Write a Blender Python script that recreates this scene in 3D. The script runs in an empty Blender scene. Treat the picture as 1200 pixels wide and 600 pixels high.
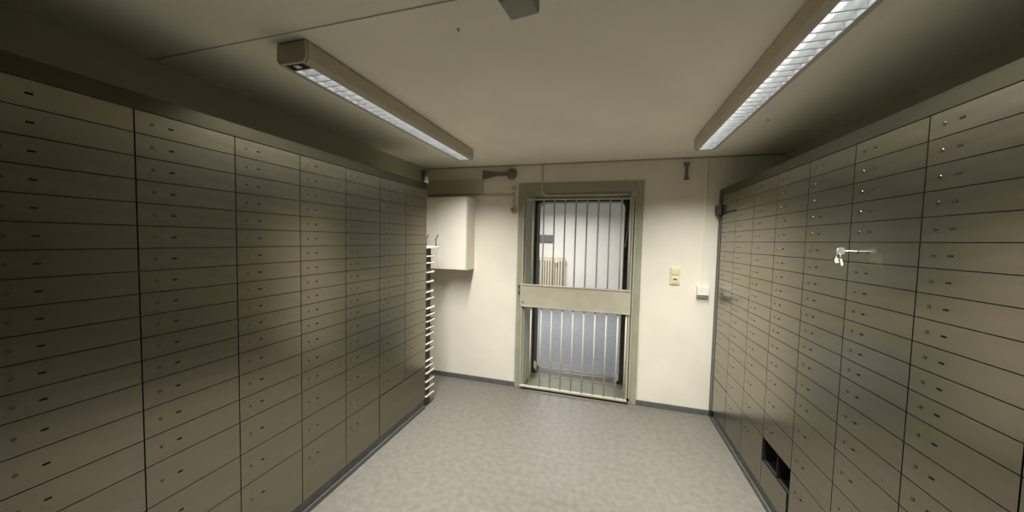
import bpy, bmesh, math, random
from mathutils import Vector, Matrix
random.seed(4)
S = bpy.context.scene
COL = S.collection

# ------------------------------------------------------------------ camera
F_PX, YAW, PITCH, ROLL, CAM_Z = 391.82, -.2865, -.049, .0222, 1.6
def cam_axes():
    cy, sy, cp, sp, cr, sr = math.cos(YAW), math.sin(YAW), math.cos(PITCH), math.sin(PITCH), math.cos(ROLL), math.sin(ROLL)
    f = Vector((sy*cp, cy*cp, sp)); r = Vector((cy, -sy, 0)); u = r.cross(f)
    return cr*r+sr*u, -sr*r+cr*u, f
r_, u_, f_ = cam_axes()
cd = bpy.data.cameras.new('camera'); cam = bpy.data.objects.new('camera', cd); COL.objects.link(cam)
cd.sensor_width = 36; cd.lens = F_PX/1200*36; cd.clip_start = .02; cd.clip_end = 60
m = Matrix((r_, u_, -f_)).transposed().to_4x4(); m.translation = Vector((0, 0, CAM_Z)); cam.matrix_world = m
S.camera = cam

# ------------------------------------------------------------------ world, light levels, exposure
W = bpy.data.worlds.new('world'); S.world = W; W.use_nodes = True
W.node_tree.nodes['Background'].inputs[0].default_value = (.8, .85, 1, 1)
W.node_tree.nodes['Background'].inputs[1].default_value = .02
S.view_settings.view_transform = 'Standard'; S.view_settings.look = 'None'
S.view_settings.gamma = 1; S.view_settings.use_curve_mapping = False
S.view_settings.exposure = 0
ROOM_W, ROOM_SPREAD = 53, 132        # each room luminaire
CORR_W = 95                         # corridor luminaire
TUBE = 2.7

# ------------------------------------------------------------------ dimensions
D = 3.4526; ZC = 2.3925; WL = -2.065
XF = -1.617                         # left cabinet face
RB, RT = 1.008, -.0225              # right cabinet face: x = RB + RT*y
RANG = math.atan(-RT)
def rx(y): return RB+RT*y
def rwx(y): return 1.49+RT*y
NEAR = -1.2

# ------------------------------------------------------------------ helpers
def lin(c): return tuple((v/255/12.92 if v/255 <= .04045 else ((v/255+.055)/1.055)**2.4) for v in c)+(1,)
def mat(name, rgb, rough=.5, metal=0, noise=0, nscale=8, bump=0, bscale=60, stretch=None, emit=None, es=0, rgb2=None, detail=4, spec=.5, rvar=0):
    M = bpy.data.materials.new(name); M.use_nodes = True; nt = M.node_tree; N = nt.nodes; L = nt.links
    b = N['Principled BSDF']
    b.inputs['Base Color'].default_value = lin(rgb); b.inputs['Roughness'].default_value = rough; b.inputs['Metallic'].default_value = metal
    b.inputs['Specular IOR Level'].default_value = spec
    if emit: b.inputs['Emission Color'].default_value = lin(emit); b.inputs['Emission Strength'].default_value = es
    tc = N.new('ShaderNodeTexCoord'); mp = N.new('ShaderNodeMapping'); L.new(tc.outputs['Object'], mp.inputs[0])
    if stretch: mp.inputs['Scale'].default_value = stretch
    c2 = rgb2 or tuple(max(0, v*(1-noise)) for v in rgb)
    if noise or rgb2:
        n = N.new('ShaderNodeTexNoise'); n.inputs['Scale'].default_value = nscale; n.inputs['Detail'].default_value = detail
        L.new(mp.outputs[0], n.inputs['Vector'])
        r = N.new('ShaderNodeValToRGB'); r.color_ramp.elements[0].position = .35; r.color_ramp.elements[1].position = .65
        r.color_ramp.elements[0].color = lin(c2); r.color_ramp.elements[1].color = lin(rgb)
        L.new(n.outputs[0], r.inputs[0]); L.new(r.outputs[0], b.inputs['Base Color'])
        if rvar:
            q = N.new('ShaderNodeMapRange'); q.inputs[3].default_value = rough-rvar; q.inputs[4].default_value = rough+rvar
            L.new(n.outputs[0], q.inputs[0]); L.new(q.outputs[0], b.inputs['Roughness'])
    if bump:
        n2 = N.new('ShaderNodeTexNoise'); n2.inputs['Scale'].default_value = bscale; n2.inputs['Detail'].default_value = 3
        L.new(mp.outputs[0], n2.inputs['Vector'])
        bp = N.new('ShaderNodeBump'); bp.inputs['Strength'].default_value = bump; bp.inputs['Distance'].default_value = .002
        L.new(n2.outputs[0], bp.inputs['Height']); L.new(bp.outputs[0], b.inputs['Normal'])
    return M

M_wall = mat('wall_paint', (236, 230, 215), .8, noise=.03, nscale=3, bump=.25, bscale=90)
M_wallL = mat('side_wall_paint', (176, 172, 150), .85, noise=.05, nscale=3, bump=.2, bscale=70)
M_ceil = mat('ceiling_paint', (244, 239, 222), .85, noise=.03, nscale=2, bump=.3, bscale=60)
M_floor = mat('floor_vinyl', (115, 110, 103), .5, rgb2=(102, 98, 92), nscale=24, detail=8, bump=.15, bscale=160)
M_base = mat('baseboard_vinyl', (96, 96, 96), .6, noise=.1, nscale=20)
M_plinth = mat('plinth_dark', (82, 82, 80), .55, noise=.12, nscale=14)
M_steel = mat('door_steel', (148, 143, 129), .24, metal=1, noise=.04, nscale=3, stretch=(1, 1, 10), rvar=.02)
M_carc = mat('carcass_steel', (36, 34, 30), .6, metal=.3, noise=.1)
M_fascia = mat('fascia_steel', (84, 80, 66), .3, metal=1, noise=.06, nscale=4)
M_lock = mat('lock_nickel', (92, 88, 76), .6, metal=.2, spec=.2, noise=.1)
M_esc = mat('escutcheon_steel', (112, 107, 94), .26, metal=1, noise=.04, nscale=4)
M_slot = mat('keyhole_black', (12, 11, 9), .8, spec=.1, noise=.1)
M_frame = mat('frame_green_grey', (164, 163, 143), .5, noise=.07, nscale=6, bump=.05)
M_gate = mat('gate_grey_paint', (186, 180, 160), .42, noise=.05, nscale=7)
M_bar = mat('bar_paint', (208, 204, 188), .4, noise=.03, nscale=7)
M_dark = mat('inner_frame_dark', (66, 68, 58), .5, noise=.12)
M_lining = mat('reveal_paint', (190, 190, 170), .5, noise=.06)
M_thr = mat('threshold_paint', (112, 113, 98), .55, noise=.08)
M_white = mat('white_plastic', (236, 234, 226), .4, noise=.02)
M_cab = mat('cabinet_white', (232, 226, 213), .45, noise=.02, nscale=5)
M_cream = mat('cream_plastic', (226, 219, 180), .4, noise=.03)
M_black = mat('black_recess', (14, 13, 12), .6, noise=.1)
M_lamp = mat('luminaire_housing', (190, 182, 160), .5, noise=.04, nscale=5)
M_louvre = mat('louvre_aluminium', (240, 241, 240), .3, metal=.5, noise=.05, nscale=30)
M_tube = mat('tube_glow', (255, 255, 255), .5, emit=(244, 248, 255), es=TUBE, noise=.01)
M_detect = mat('detector_grey', (140, 140, 122), .5, noise=.05)
M_brack = mat('bracket_brown', (92, 80, 64), .6, noise=.2, nscale=30)
M_duct = mat('duct_grey', (200, 192, 170), .6, noise=.06, nscale=6)
M_fixt = mat('fixture_dark', (128, 118, 98), .6, noise=.1)
M_rose = mat('socket_rose', (190, 156, 138), .5, noise=.05)
M_cwall = mat('corridor_wall_paint', (238, 235, 230), .8, noise=.03, nscale=2)
M_cfloor = mat('corridor_carpet', (128, 132, 140), .4, rgb2=(112, 116, 124), nscale=14, detail=8)
M_rad = mat('radiator_enamel', (226, 218, 196), .4, noise=.03)
M_sign = mat('grey_blue_box', (112, 114, 122), .5, noise=.05)
M_tray = mat('tray_white', (196, 192, 180), .5, noise=.02)
M_rack = mat('rack_brown', (58, 48, 40), .7, noise=.2, nscale=12)
M_key = mat('key_nickel', (235, 232, 220), .2, metal=.6, noise=.05)
M_sill = mat('sill_ochre', (120, 96, 54), .7, noise=.35, nscale=25)

def box(bm, x0, y0, z0, x1, y1, z1, bev=0, seg=1, T=None):
    r = bmesh.ops.create_cube(bm, size=1); vs = r['verts']
    for v in vs:
        v.co = Vector(((x0+x1)/2+v.co.x*(x1-x0), (y0+y1)/2+v.co.y*(y1-y0), (z0+z1)/2+v.co.z*(z1-z0)))
    if bev:
        es = list({e for v in vs for e in v.link_edges})
        r2 = bmesh.ops.bevel(bm, geom=es, offset=bev, segments=seg, profile=.5, affect='EDGES')
        vs = list({v for f in r2['faces'] for v in f.verts} | {v for v in vs if v.is_valid})
    if T is not None: bmesh.ops.transform(bm, matrix=T, verts=[v for v in vs if v.is_valid])
    return vs
def cyl(bm, p, q, r, seg=12, r2=None):
    p, q = Vector(p), Vector(q); d = q-p
    T = Matrix.Translation((p+q)/2) @ d.to_track_quat('Z', 'Y').to_matrix().to_4x4()
    bmesh.ops.create_cone(bm, cap_ends=True, segments=seg, radius1=r, radius2=r if r2 is None else r2, depth=d.length, matrix=T)
def tube(bm, pts, r, seg=8):
    pts = [Vector(p) for p in pts]; rings = []
    for i, p in enumerate(pts):
        t = (pts[min(i+1, len(pts)-1)]-pts[max(i-1, 0)]).normalized()
        q = t.to_track_quat('Z', 'Y')
        rings.append([bm.verts.new(p+q @ Vector((r*math.cos(a*2*math.pi/seg), r*math.sin(a*2*math.pi/seg), 0))) for a in range(seg)])
    for a, b in zip(rings, rings[1:]):
        for k in range(seg): bm.faces.new((a[k], a[(k+1) % seg], b[(k+1) % seg], b[k]))
    bm.faces.new(rings[0][::-1]); bm.faces.new(rings[-1])
def smooth_path(ctrl, n=6):
    P = [Vector(c) for c in ctrl]; P = [P[0]]+P+[P[-1]]; out = []
    for i in range(1, len(P)-2):
        for k in range(n):
            t = k/n; a, b, c, d = P[i-1:i+3]
            out.append(.5*((2*b)+(c-a)*t+(2*a-5*b+4*c-d)*t*t+(3*b-a-3*c+d)*t**3))
    out.append(P[-2]); return out
def prism(bm, pts, axis, a, b):
    """extrude a 2-D outline; axis 0/1/2 is the extrusion axis from a to b"""
    def mk(u, v, w): return {0: (w, u, v), 1: (u, w, v), 2: (u, v, w)}[axis]
    A = [bm.verts.new(mk(u, v, a)) for u, v in pts]; B = [bm.verts.new(mk(u, v, b)) for u, v in pts]
    bm.faces.new(A); bm.faces.new(B[::-1])
    for k in range(len(pts)): bm.faces.new((A[k], B[k], B[(k+1) % len(pts)], A[(k+1) % len(pts)]))
def mesh(name, bm, m, smooth=False):
    bmesh.ops.recalc_face_normals(bm, faces=bm.faces)
    me = bpy.data.meshes.new(name); bm.to_mesh(me); bm.free()
    for mm in (m if isinstance(m, list) else [m]): me.materials.append(mm)
    if smooth:
        for p in me.polygons: p.use_smooth = True
    return me
def obj(name, bm, m, parent=None, loc=None, smooth=False):
    me = bm if isinstance(bm, bpy.types.Mesh) else mesh(name, bm, m, smooth)
    o = bpy.data.objects.new(name, me); COL.objects.link(o)
    if parent is not None: o.parent = parent
    if loc is not None: o.location = loc
    return o
def tag(o, label, cat, group=None):
    o['label'] = label; o['category'] = cat
    if group: o['group'] = group
    return o
def thing(name, label, cat, loc=(0, 0, 0), rz=0, group=None):
    o = bpy.data.objects.new(name, None); COL.objects.link(o); o.location = loc; o.rotation_euler = (0, 0, rz)
    o.empty_display_size = .1
    return tag(o, label, cat, group)
def struct(name, bm, m):
    o = obj(name, bm, m); o['kind'] = 'structure'; return o
def B(*boxes, **k):
    bm = bmesh.new()
    for b in boxes: box(bm, *b, **k)
    return bm

# ================================================================== room shell
WY1 = 4.05                                        # far face of the thick vault wall
OX0, OX1, OZ = -.87, .19, 2.10                    # door opening
struct('floor', B((-2.3, NEAR, -.1, 1.7, D+.02, 0)), M_floor)
struct('ceiling', B((-2.3, NEAR, ZC, 1.7, D, ZC+.1)), M_ceil)
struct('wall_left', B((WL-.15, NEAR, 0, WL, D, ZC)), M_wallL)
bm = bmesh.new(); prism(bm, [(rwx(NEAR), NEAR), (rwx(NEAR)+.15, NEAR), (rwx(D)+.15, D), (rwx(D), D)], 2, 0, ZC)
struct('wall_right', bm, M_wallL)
struct('wall_near', B((-2.3, NEAR-.1, -.1, 1.7, NEAR, ZC+.1)), M_carc)  # unseen wall behind the camera, made dark steel to cut bounce light
struct('wall_back', B((-2.3, D, 0, OX0, WY1, 2.5), (OX1, D, 0, 1.7, WY1, 2.5), (OX0, D, OZ, OX1, WY1, 2.5)), M_wall)
def wedge_board(x0, x1): return B((x0, D-.012, 0, x1, D, .052), bev=.003)
struct('baseboard_back', wedge_board(WL, -.957), M_base)
struct('baseboard_door', wedge_board(.292, .925), M_base)
# thin cover strip across a ceiling joint
struct('trim_1', B((WL, 1.045, ZC-.004, -.35, 1.062, ZC)), M_ceil)
# bead where the back wall meets the ceiling
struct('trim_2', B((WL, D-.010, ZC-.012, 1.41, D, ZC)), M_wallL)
# filler strip that closes the right-hand cabinets against the back wall
bm = bmesh.new(); prism(bm, [(rx(3.367)-.002, 3.367), (rx(D)-.002, D), (rx(D)+.05, D), (rx(3.367)+.05, 3.367)], 2, 0, 2.088)
struct('trim_3', bm, M_fascia)

# ---- corridor beyond the door
CY = 8.2
struct('floor_corridor', B((-4, D+.02, -.1, 2.2, CY, 0)), M_cfloor)
struct('wall_corridor', B((-4, CY, 0, 2.2, CY+.1, 2.8)), M_cwall)
struct('wall_corridor_left', B((-4.1, WY1, 0, -4, CY, 2.8)), M_cwall)
struct('wall_corridor_right', B((2.2, WY1, 0, 2.3, CY, 2.8)), M_cwall)
struct('ceiling_corridor', B((-4.1, WY1, 2.8, 2.3, CY+.1, 2.9)), M_cwall)
struct('baseboard_corridor', B((-4, CY-.012, 0, 2.2, CY, .06)), M_base)

# ================================================================== door frame, reveal and gate
dr = struct('door_1', B((-.956, D-.014, 0, OX0, D, 2.195), (OX1+.018, D-.014, 0, .289, D, 2.195), (OX0, D-.014, 2.088, OX1+.018, D, 2.195), bev=.003), M_frame)
obj('frame_edge', B((OX0-.022, D-.026, 0, OX0-.006, D-.014, 2.09), (OX1+.022, D-.026, 0, OX1+.036, D-.014, 2.09), bev=.002), M_gate, dr)['label'] = 'pale raised lip along the inner edge of the frame'
obj('reveal_lining', B((OX0, D-.01, 0, OX0+.006, 3.86, OZ-.006), (OX1-.006, D-.01, 0, OX1, 3.86, OZ-.006)), M_lining, dr)
obj('soffit_lining', B((OX0+.006, D-.006, OZ-.006, OX1-.006, 3.86, OZ)), M_frame, dr)
obj('lit_soffit_strip', B((-.70, D+.02, OZ-.034, .15, D+.05, OZ-.006), bev=.008, seg=3), M_gate, dr)['label'] = 'pale strip standing for the lit front of the soffit'  # light on the soffit front, put in as a pale strip
# inner frame with rounded corners at the far side of the wall
def ring(x0, x1, z0, z1, ox0, ox1, oz0, oz1, r, y0, y1):
    bm = bmesh.new(); inner = []; outer = []
    n = 8
    for cx, cz, a0 in ((x1-r, z1-r, 0), (x0+r, z1-r, 90), (x0+r, z0+r, 180), (x1-r, z0+r, 270)):
        for k in range(n+1):
            a = math.radians(a0+90*k/n); inner.append((cx+r*math.cos(a), cz+r*math.sin(a)))
            ex = ox1 if a0 in (0, 270) else ox0; ez = oz1 if a0 in (0, 90) else oz0
            t = k/n
            h = {0: ((ox1, cz), (ox1, oz1), (cx, oz1)), 90: ((cx, oz1), (ox0, oz1), (ox0, cz)), 180: ((ox0, cz), (ox0, oz0), (cx, oz0)), 270: ((cx, oz0), (ox1, oz0), (ox1, cz))}[a0]
            p, q, tt = (h[0], h[1], t*2) if t <= .5 else (h[1], h[2], t*2-1)
            outer.append((p[0]+(q[0]-p[0])*tt, p[1]+(q[1]-p[1])*tt))
    vs = [[bm.verts.new((x, y, z)) for x, z in L] for L in (inner, outer) for y in (y0, y1)]
    i0, i1, o0, o1 = vs; N = len(inner)
    for k in range(N):
        j = (k+1) % N
        bm.faces.new((i0[k], i0[j], o0[j], o0[k])); bm.faces.new((i1[k], o1[k], o1[j], i1[j]))
        bm.faces.new((i0[k], i1[k], i1[j], i0[j])); bm.faces.new((o0[k], o0[j], o1[j], o1[k]))
    return bm
obj('inner_frame', ring(-.838, .138, .012, 2.043, OX0, OX1, 0, OZ, .07, 3.86, 4.04), M_dark, dr)['label'] = 'dark inner frame with rounded corners'
obj('threshold', B((OX0+.006, D+.03, 0, OX1-.006, 3.858, .014), bev=.002), M_thr, dr)['label'] = 'grey green threshold plate'
obj('sill_strip', B((-.885, D-.012, 0, .2, D+.028, .016), bev=.003), M_sill, dr)['label'] = 'mottled dark ochre sill strip under the gate'  # mottled dark ochre strip below the bottom rail
bm = bmesh.new(); cyl(bm, (-.80, 3.845, .060), (.10, 3.845, .075), .006)
obj('threshold_rod', bm, M_gate, dr, smooth=True)['label'] = 'thin pale rod across the threshold'
for x, z in ((-.815, .115), (.112, .100)):
    bm = bmesh.new(); prism(bm, [(x-.018, z-.02), (x, z-.055), (x+.018, z-.03), (x+.016, z+.02), (x-.01, z+.05), (x-.02, z+.03)], 1, 3.84, 3.856)
    obj('rod_bracket', bm, M_white, dr)['label'] = 'small white bracket at the rod end'

g = thing('barred_gate', 'pale grey barred gate with solid middle plate, closed in the green grey door frame', 'gate', (-.905, D-.03, 0))
gx = .905; YG = 0
def gb(name, bxs, bev=.003, **k):
    bm = bmesh.new()
    for b in bxs: box(bm, b[0]+gx, b[1], b[2], b[3]+gx, b[4], b[5], bev=bev)
    return obj(name, bm, M_gate, g, **k)
gb('middle_plate', [(-.905, -.022, .905, .203, .012, 1.125)], .004)
gb('plate_edge', [(-.905, -.028, 1.120, .203, .014, 1.134), (-.895, -.028, .896, .203, .014, .908)], .002)
gb('top_rail', [(-.87, -.012, 2.012, .2, .010, 2.03)], .003)
gb('bottom_rail', [(-.895, -.02, .026, .205, .012, .048)], .004)
gb('stile', [(-.892, -.01, .045, -.880, .008, 2.03)], .002)
gb('stile', [(.186, -.01, .045, .200, .008, 2.03)], .002)
for k in range(10):
    x = -.785+.1095*k
    if k == 9: x = .17
    for z0, z1 in ((.04, .90), (1.13, 2.018)):
        bm = bmesh.new(); cyl(bm, (x+gx, 0, z0), (x+gx, 0, z1), .0078, 12); obj('bar', bm, M_bar, g, smooth=True)
for z in (1.10, 1.04):
    bm = bmesh.new(); cyl(bm, (-.922+gx, -.004, z-.018), (-.922+gx, -.004, z+.018), .008, 10); obj('hinge_pin', bm, M_lock, g)
bm = bmesh.new(); cyl(bm, (-.872+gx, -.030, .945), (-.872+gx, -.02, .945), .006, 10); obj('plate_screw', bm, M_slot, g)
bm = bmesh.new(); cyl(bm, (.21, .01, .05), (.21, .01, .05+.001), .001) if False else box(bm, .2+gx, -.02, .04, .222+gx, .004, .062, bev=.003); obj('latch_tip', bm, M_slot, g)

# cable over the frame
bm = bmesh.new(); tube(bm, [(-.703, D-.01, ZC-.016), (-.700, D-.02, 2.20), (-.699, D-.035, 2.10), (-.665, D-.045, 2.072), (-.628, D-.05, 2.048)], .0055)
tag(obj('cable', bm, M_cream, smooth=True), 'cream cable running down from ceiling onto the top of barred gate', 'cable')
# diagonal stay inside the right jamb
bm = bmesh.new(); tube(bm, [(.178, D+.05, 2.02), (.158, D+.09, 1.72), (.140, D+.12, 1.55)], .005)
tag(obj('stay_rod', bm, M_gate, smooth=True), 'thin pale slanting rod inside the right side of the doorway', 'rod')

# ================================================================== corridor things
R = thing('radiator', 'tall cream column radiator on the far wall seen through the gate bars', 'radiator', (-1.74, CY-.16, 0))
for k in range(11):
    x = .03+.063*k; bm = bmesh.new(); box(bm, x, 0, .12, x+.040, .11, 1.20, bev=.015, seg=3); obj('column', bm, M_rad, R)
obj('header_pipe', B((.0, .03, .15, .72, .08, .20), (.0, .03, 1.10, .72, .08, 1.15), bev=.01), M_rad, R)
for x in (.08, .6): obj('foot', B((x, .02, 0, x+.03, .09, .13)), M_rad, R)
bm = bmesh.new(); cyl(bm, (.50, -.06, 1.09), (.50, .0, 1.09), .03, 16); cyl(bm, (.5, -.03, 1.09), (.5, -.03, 1.0), .012, 10); obj('valve', bm, M_white, R)['label'] = 'white valve knob'
bm = B((-1.70, CY-.05, 1.555, -1.37, CY, 1.735), bev=.006); o = obj('wall_box', bm, M_sign); tag(o, 'grey blue box on far corridor wall above the radiator', 'box')
obj('cover', B((-1.685, CY-.056, 1.57, -1.385, CY-.048, 1.64), bev=.002), M_sign, o)
lt = thing('corridor_light', 'corridor ceiling light out of view beyond the doorway', 'ceiling light', (-1.2, 6.4, 2.8))
obj('housing', B((-.62, -.1, -.05, .62, .1, 0), bev=.01), M_white, lt)
la = bpy.data.lights.new('corridor_lamp', 'AREA'); la.shape = 'RECTANGLE'; la.size = 1.2; la.size_y = .5; la.energy = CORR_W; la.color = (1, .985, .94); la.spread = math.radians(150)
lo = bpy.data.objects.new('corridor_lamp', la); COL.objects.link(lo); lo.parent = lt; lo.location = (0, 0, -.06)

# ================================================================== safe deposit cabinets
ROWS = [2.029-.0817*k for k in range(13)]+[.9455, .8347, .7255, .567, .406, .092]
LY = [.117, .442, .766, 1.094, 1.4176, 1.741, 2.069, 2.388, 2.713]
RY = [3.365, 3.043, 2.722, 2.403, 2.083, 1.763, 1.437, 1.115, .794]
PL = .088
cache = {}
def door_mesh(w, h):
    k = (round(w, 3), round(h, 3))
    if k not in cache:
        bm = bmesh.new(); box(bm, -.005, -w/2, -h/2, 0, w/2, h/2); cache[k] = mesh('door', bm, M_steel)
    return cache[k]
bm = bmesh.new(); cyl(bm, (0, 0, 0), (-.0012, 0, 0), .006, 14); MB_lock = mesh('lock', bm, M_esc)
bm = bmesh.new(); box(bm, -.0012, -.0075, -.0028, 0, .0075, .0028); MB_slot = mesh('lock', bm, M_slot)

def cabinet(side, ys, label, rows=ROWS, wide_bottom=False, opening=False, short=None, outline=False):
    """side -1 left, +1 right; ys = column seams from near to far"""
    y0 = ys[0]; depth = .44 if side < 0 else .465
    fx = XF if side < 0 else rx(y0)
    t = thing('safe_deposit_cabinet', label, 'cabinet', (fx, y0, PL), 0 if side < 0 else RANG, 'safe deposit cabinets along the %s wall' % ('left' if side < 0 else 'right'))
    W_ = ys[-1]-y0; H = 2.029-PL
    # body: doors sit 7 mm in front of it
    a, b = (.0055, depth)
    def bx(bm, d0, ya, za, d1, yb, zb):
        x0, x1 = sorted((side*d0, side*d1)); box(bm, x0, ya, za, x1, yb, zb)
    bm = bmesh.new()
    if opening:
        za, zb = .262-PL, .402-PL
        bx(bm, a, .0008, 0, b, W_-.0008, za); bx(bm, a, .0008, zb, b, W_-.0008, H)
        bx(bm, .35, .0008, za, b, W_-.0008, zb)
        for p, q in ((.0008, .010), (W_-.010, W_-.0008), (W_*.46-.003, W_*.46+.003)): bx(bm, a, p, za, .35, q, zb)
    else: bx(bm, a, .0008, 0, b, W_-.0008, H)
    obj('body', bm, M_carc, t)
    n = len(rows)-1
    for c in range(len(ys)-1):
        ya, yb = ys[c]-y0+.0022, ys[c+1]-y0-.0022
        for r in range(n):
            z1, z0 = rows[r]-PL, rows[r+1]-PL
            last = r == n-1
            if last and wide_bottom:
                if c: continue
                p, q = ya, ys[-1]-y0-.0022
            else: p, q = ya, yb
            if last and outline: z1 -= .004; p += .003 if side < 0 else .004; q -= .003
            if last and opening: z1 = .262-PL; p = p+.022
            g0 = .0016
            if short == (c, r): z0 += .012
            zz0, zz1 = z0+g0, z1-g0
            d = obj('door', door_mesh(q-p, zz1-zz0), None, t, (0 if side > 0 else -.007+.007, (p+q)/2, (zz0+zz1)/2))
            if side > 0: d.location.x = .005
            # locks: two per door, on the viewer's left
            if last and (wide_bottom or opening): continue
            zc = 0 if not last else (zz1-zz0)/2-.085
            for off, me in ((.046, MB_lock), (.101, MB_slot)):
                yl = (-(q-p)/2+off) if side < 0 else ((q-p)/2-off)
                l = obj('lock', me, None, d, (0, yl, zc))
                if side < 0: l.rotation_euler = (0, 0, math.pi)
                else: l.location.x = -.005
    return t

Lc = ['left-hand steel safe deposit cabinet nearest the camera, beyond the picture edge',
      'left-hand steel safe deposit cabinet cut off by the left picture edge',
      'left-hand steel safe deposit cabinet, first full column from the left picture edge',
      'left-hand steel safe deposit cabinet second full column from the left picture edge',
      'left-hand steel safe deposit cabinet, third full column from the left picture edge',
      'left-hand steel safe deposit cabinet adjoining the double one that has a wide bottom door']
for i in range(6): cabinet(-1, LY[i:i+2], Lc[i])
cabinet(-1, LY[6:9], 'double steel safe deposit cabinet at far left end with one wide blank bottom door', wide_bottom=True, outline=True)
Rc = ['right-hand steel safe deposit cabinet against the back wall, narrow slot open near its top',
      'right-hand steel safe deposit cabinet, second column from the back wall',
      'right-hand steel safe deposit cabinet, third column from the back wall, beside the open compartment',
      'right-hand steel safe deposit cabinet with a dark open compartment above its bottom door',
      'right-hand steel safe deposit cabinet on the near side of the open compartment',
      'right-hand steel safe deposit cabinet with the white keys hanging from its lock',
      'right-hand steel safe deposit cabinet next on the near side of the hanging keys',
      'right-hand steel safe deposit cabinet nearest the camera, beyond the right picture edge']
for i in range(8):
    cabinet(1, [RY[i+1], RY[i]], Rc[i], opening=(i == 3), short=(0, 1) if i == 0 else None, outline=(i == 0))

# plinths and fascias
o = obj('cabinet_plinth', B((WL+.003, .117, 0, XF-.012, 2.713, PL-.001), (XF-.012, .117, 0, XF+.002, 2.713, .03)), M_plinth)
tag(o, 'dark grey plinth under the left-hand row of cabinets', 'plinth')
bm = bmesh.new(); y0, y1 = .794, 3.365
prism(bm, [(rx(y0)+.012, y0), (rwx(y0)-.004, y0), (rwx(y1)-.004, y1), (rx(y1)+.012, y1)], 2, 0, PL-.001)
prism(bm, [(rx(y0)-.004, y0), (rx(y0)+.012, y0), (rx(y1)+.012, y1), (rx(y1)-.004, y1)], 2, 0, .03)
tag(obj('cabinet_plinth', bm, M_plinth), 'dark grey plinth under the right-hand row of cabinets', 'plinth')
o = obj('cabinet_fascia', B((WL+.003, .117, 2.031, XF, 2.713, 2.088), bev=.001), M_fascia)
tag(o, 'beige steel fascia strip along the top of the left-hand cabinets', 'fascia')
bm = bmesh.new(); prism(bm, [(rx(y0), y0), (rwx(y0)-.004, y0), (rwx(y1)-.004, y1), (rx(y1), y1)], 2, 2.031, 2.088)
tag(obj('cabinet_fascia', bm, M_fascia), 'grey steel fascia strip along the top of the right-hand cabinets', 'fascia')

# small brackets at the cabinet tops
bm = bmesh.new(); box(bm, -1.645, 2.655, 2.089, -1.60, 2.712, 2.20, bev=.003); box(bm, -1.66, 2.64, 2.089, -1.598, 2.712, 2.10, bev=.002)
tag(obj('post_bracket', bm, M_brack), 'short brown post on top of the left cabinets at their far end', 'bracket')
bm = bmesh.new(); box(bm, .895, 3.37, 1.862, .929, 3.452, 1.948, bev=.004); box(bm, .889, 3.40, 1.885, .896, 3.43, 1.925, bev=.002)
tag(obj('edge_bracket', bm, M_brack), 'small brown block on the end strip of the right cabinets', 'bracket')

# ================================================================== tray rack behind the left cabinets
rk = thing('tray_rack', 'narrow dark rack of thin white trays behind the far end of left cabinets', 'rack', (-1.85, 2.73, 0))
obj('rack_back', B((-.17, 0, .0, .215, .095, 1.50)), M_rack, rk)
ZT = [1.428, 1.364, 1.276, 1.186, 1.092, 1.026, .937, .873, .814, .748, .687, .601, .54, .438, .383, .323, .241, .175, .10]
for i, z in enumerate(ZT):
    e = random.uniform(-.012, .012)
    bm = bmesh.new(); box(bm, -.16, -.002, z-.005, .236+e*.3, .135+e, z+.005, bev=.002); box(bm, -.16, .130+e, z+.005, .23+e*.3, .135+e, z+.012)
    obj('tray', bm, M_tray, rk)
obj('top_shelf', B((-.17, -.004, 1.50, .25, .185, 1.522), bev=.002), M_tray, rk)['label'] = 'deeper white top shelf'
for dy, dx in ((.02, .20), (.16, .22)):
    bm = bmesh.new(); tube(bm, smooth_path([(dx, dy, 1.518), (dx+.012, dy, 1.545), (dx+.004, dy+.004, 1.58), (dx+.018, dy+.012, 1.615), (dx+.026, dy+.014, 1.63)]), .006)
    obj('hook', bm, M_lock, rk, smooth=True)['label'] = 'grey upright hook'

# ================================================================== things on the back wall
c = thing('wall_cabinet', 'white two-door wall cabinet on the back wall beside the tray rack', 'cabinet', (-1.76, D, 1.265))
obj('body', B((-.30, -.215, 0, .305, 0, .772), bev=.003), M_cab, c)
obj('door', B((-.297, -.232, .003, -.042, -.217, .769), bev=.003), M_cab, c)
obj('door', B((-.038, -.232, .003, .302, -.217, .769), bev=.003), M_cab, c)
obj('light_edge', B((-.29, -.2, .770, .3, -.004, .776)), M_cab, c)

o = obj('duct_panel', B((-2.03, D-.022, 2.095, -1.36, D, 2.25), bev=.004), M_duct); tag(o, 'flat grey beige duct panel high on the back wall above white cabinet', 'duct')
fx_ = thing('alarm_fixture', 'dark round fitting on a tapering arm, high on back wall left of the gate', 'alarm', (-1.037, D, 2.30))
bm = bmesh.new(); cyl(bm, (0, 0, 0), (0, -.035, 0), .057, 28, .05); obj('disc', bm, M_fixt, fx_)
bm = bmesh.new(); cyl(bm, (0, -.036, 0), (0, -.044, 0), .030, 24, .026); obj('disc_cover', bm, M_fixt, fx_)
bm = bmesh.new(); prism(bm, [(-.325, -.052), (-.325, .047), (-.19, .022), (-.04, .018), (-.04, -.020), (-.19, -.022)], 1, -.03, 0); obj('arm', bm, M_fixt, fx_)
obj('lower_tab', B((-.03, -.016, -.072, .03, 0, -.052), bev=.003), M_duct, fx_)
bm = bmesh.new(); cyl(bm, (-1.012, D, 2.150), (-1.012, D-.018, 2.150), .026, 24); tag(obj('junction_box', bm, M_duct), 'small round cream junction box between dark round fitting and socket', 'junction box')
s = thing('round_socket', 'small round pinkish wall socket at the left edge of the gate frame', 'socket', (-1.008, D, 1.917))
bm = bmesh.new(); cyl(bm, (0, 0, 0), (0, -.03, 0), .036, 28, .032); obj('socket_body', bm, M_rose, s)
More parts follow.
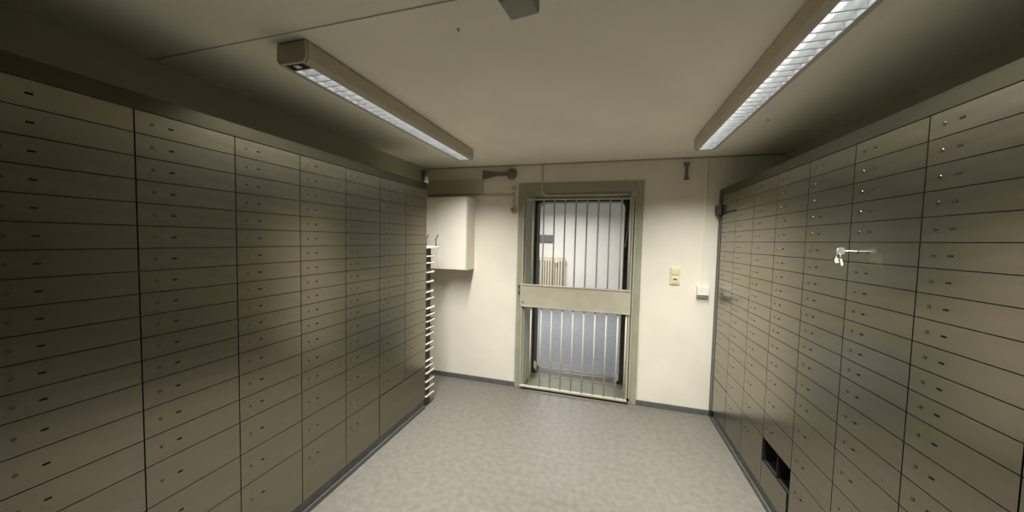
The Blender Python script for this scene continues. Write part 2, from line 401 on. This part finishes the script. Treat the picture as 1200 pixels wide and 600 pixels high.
bm = bmesh.new(); cyl(bm, (0, -.031, 0), (0, -.034, 0), .013, 20); obj('socket_centre', bm, M_brack, s)
bm = bmesh.new(); tube(bm, [(-2.03, D-.008, 2.078), (-1.5, D-.008, 2.078), (-1.0, D-.008, 2.074)], .007)
tag(obj('conduit', bm, M_duct, smooth=True), 'thin horizontal conduit along the back wall above the white cabinet', 'conduit')
bm = bmesh.new(); tube(bm, [(-1.006, D-.008, 2.112), (-1.006, D-.009, 2.0), (-1.006, D-.009, 1.953)], .006)
tag(obj('conduit', bm, M_duct, smooth=True), 'short vertical conduit running down to the pinkish round socket', 'conduit')

sw = thing('wall_switch', 'cream double switch plate on the back wall right of the gate', 'switch', (.590, D, 1.292))
obj('plate', B((-.044, -.012, -.083, .044, 0, .083), bev=.004), M_cream, sw)
obj('rocker', B((-.031, -.018, .012, .031, -.012, .068), bev=.003), M_cream, sw)
obj('socket_insert', B((-.031, -.017, -.068, .031, -.012, -.006), bev=.003), M_cream, sw)
bm = bmesh.new()
pts = [(.020*math.cos(math.radians(a)), -.044+.020*math.sin(math.radians(a))) for a in range(20, 161, 20)]+[(.010*math.cos(math.radians(a)), -.042+.008*math.sin(math.radians(a))) for a in range(160, 19, -20)]
prism(bm, pts, 1, -.0185, -.017); obj('outlet_slot', bm, M_slot, sw)['label'] = 'dark curved outlet slot'
jb = thing('junction_box', 'square white junction box on the back wall under the vertical trunking', 'junction box', (.824, D, 1.156))
obj('base', B((-.048, -.03, -.05, .048, 0, .05), bev=.004), M_white, jb)
obj('lid', B((-.05, -.052, -.028, .05, -.03, .053), bev=.004), M_white, jb)
o = obj('cable_trunking', B((.808, D-.012, 1.21, .824, D, ZC-.016), bev=.002), M_wall); tag(o, 'thin white vertical trunking from the ceiling down to the square junction box', 'trunking')
bm = bmesh.new(); prism(bm, [(.620, 2.345), (.668, 2.345), (.668, 2.325), (.658, 2.31), (.658, 2.215), (.668, 2.20), (.668, 2.187), (.628, 2.187), (.628, 2.20), (.634, 2.215), (.634, 2.31), (.620, 2.325)], 1, D-.02, D)
tag(obj('wall_bracket', bm, M_fixt), 'narrow grey upright bracket high on the back wall right of the gate', 'bracket')

# ================================================================== ceiling things
def luminaire(x, y0, y1, label, near_gap):
    t = thing('ceiling_luminaire', label, 'ceiling light', (x, y0, ZC), 0, 'long louvred ceiling lights')
    L = y1-y0; h = .09; w = .078; iw = .050
    prof = [(-w+.012, 0), (w-.012, 0), (w-.012, -.008), (w, -.009), (w, -h+.016), (w-.012, -h), (iw, -h), (iw, -.022), (-iw, -.022), (-iw, -h), (-w+.012, -h), (-w, -h+.016), (-w, -.009), (-w+.012, -.008)]
    bm = bmesh.new(); prism(bm, prof, 1, .012, L-.012); obj('housing', bm, M_lamp, t)
    for a, b in ((0, .012), (L-.012, L)):
        bm = bmesh.new()
        prism(bm, [(-w+.004, -.006), (w-.004, -.006), (w-.002, -h+.02), (w-.016, -h+.001), (-w+.016, -h+.001), (-w+.002, -h+.02)], 1, a, b); obj('end_cap', bm, M_lamp, t)
    e0 = near_gap
    if near_gap > .02:
        obj('gear_recess', B((-iw, .0125, -h+.004, iw, near_gap, -h+.02)), M_black, t)['label'] = 'black gear recess at the near end'
        obj('starter', B((-.014, .02, -h-.001, .012, near_gap-.012, -h+.004), bev=.002), M_white, t)['label'] = 'white starter'
    # louvre: curved side reflectors and cross blades, one pattern
    bm = bmesh.new()
    for s in (-1, 1):
        a = [(s*iw*.99, -h+.002), (s*iw*.90, -h+.025), (s*iw*.62, -h+.05), (s*iw*.60, -h+.05), (s*iw*.92, -h+.018), (s*iw*.93, -h+.002)]
        prism(bm, a, 1, e0+.002, L-.014)
    n = int((L-e0-.02)/.052)
    for k in range(n+1):
        y = e0+.004+(L-e0-.024)*k/n
        prism(bm, [(y-.0012, -h+.038), (y+.0012, -h+.038), (y+.003, -h+.002), (y-.003, -h+.002)], 0, -iw*.9, iw*.9)
    obj('louvre', bm, M_louvre, t)
    bm = bmesh.new(); cyl(bm, (0, e0+.01, -h+.054), (0, L-.02, -h+.054), .012, 14); obj('tube', bm, M_tube, t, smooth=True)
    l = bpy.data.lights.new('luminaire_light', 'AREA'); l.shape = 'RECTANGLE'; l.size = .09; l.size_y = L-e0-.03; l.energy = ROOM_W; l.spread = math.radians(ROOM_SPREAD)
    l.color = (1, .99, .93)
    o = bpy.data.objects.new('luminaire_light', l); COL.objects.link(o); o.parent = t; o.location = (0, (L+e0)/2, -h-.002)
    return t
luminaire(-1.285, 1.09, 2.81, 'long louvred ceiling light on the left with a black gear recess at its near end', .055)
luminaire(.655, 1.09, 2.86, 'long louvred ceiling light on the right running out of the top of picture', .02)

dt = thing('ceiling_detector', 'small square grey detector box on the ceiling between the two lights', 'detector', (-.298, 1.03, ZC), math.radians(-8))
obj('base', B((-.056, -.056, -.02, .056, .056, 0), bev=.003), M_detect, dt)
obj('housing', B((-.05, -.05, -.075, .05, .05, -.02), bev=.006, seg=2), M_detect, dt)
for p, lb in (((-.583, 1.191), 'tiny grey ceiling hook between detector and the left light'), ((.923, 2.514), 'tiny grey ceiling hook right of the right-hand light')):
    bm = bmesh.new(); cyl(bm, (p[0], p[1], ZC), (p[0], p[1], ZC-.006), .0055, 10); cyl(bm, (p[0], p[1], ZC-.006), (p[0]+.005, p[1], ZC-.011), .002, 8)
    tag(obj('ceiling_hook', bm, M_duct), lb, 'hook')

# ================================================================== keys in the right-hand doors
ky = 1.712; kz = 1.583
k = thing('key_bunch', 'white metal keys hanging from a lock on the right-hand cabinets', 'keys', (rx(ky), ky, kz), RANG)
bm = bmesh.new(); cyl(bm, (-.003, 0, 0), (-.045, 0, 0), .003, 10); obj('key_shank', bm, M_key, k)
bm = bmesh.new()
def disc_yz(bm, x0, x1, cy, cz, r, n=20, sy=1): prism(bm, [(cy+sy*r*math.cos(2*math.pi*i/n), cz+r*math.sin(2*math.pi*i/n)) for i in range(n)], 0, x0, x1)
def disc_xz(bm, y0, y1, cx, cz, r, n=20): prism(bm, [(cx+r*math.cos(2*math.pi*i/n), cz+r*math.sin(2*math.pi*i/n)) for i in range(n)], 1, y0, y1)
disc_xz(bm, -.0015, .0015, -.056, 0, .015); obj('key_bow', bm, M_key, k)
bm = bmesh.new(); pts = [(-.062+.0005, .013*math.cos(a)+.004, -.022+.013*math.sin(a)) for a in [2*math.pi*i/16 for i in range(17)]]; tube(bm, pts, .0014, 6); obj('key_ring', bm, M_key, k)
bm = bmesh.new(); prism(bm, [(.004, -.034), (.016, -.03), (.020, -.042), (.010, -.052), (-.004, -.048)], 0, -.066, -.063); obj('key_tag', bm, M_key, k)
bm = bmesh.new(); prism(bm, [(-.008, -.03), (-.002, -.032), (-.014, -.062), (-.022, -.058)], 0, -.060, -.057); obj('spare_key', bm, M_key, k)
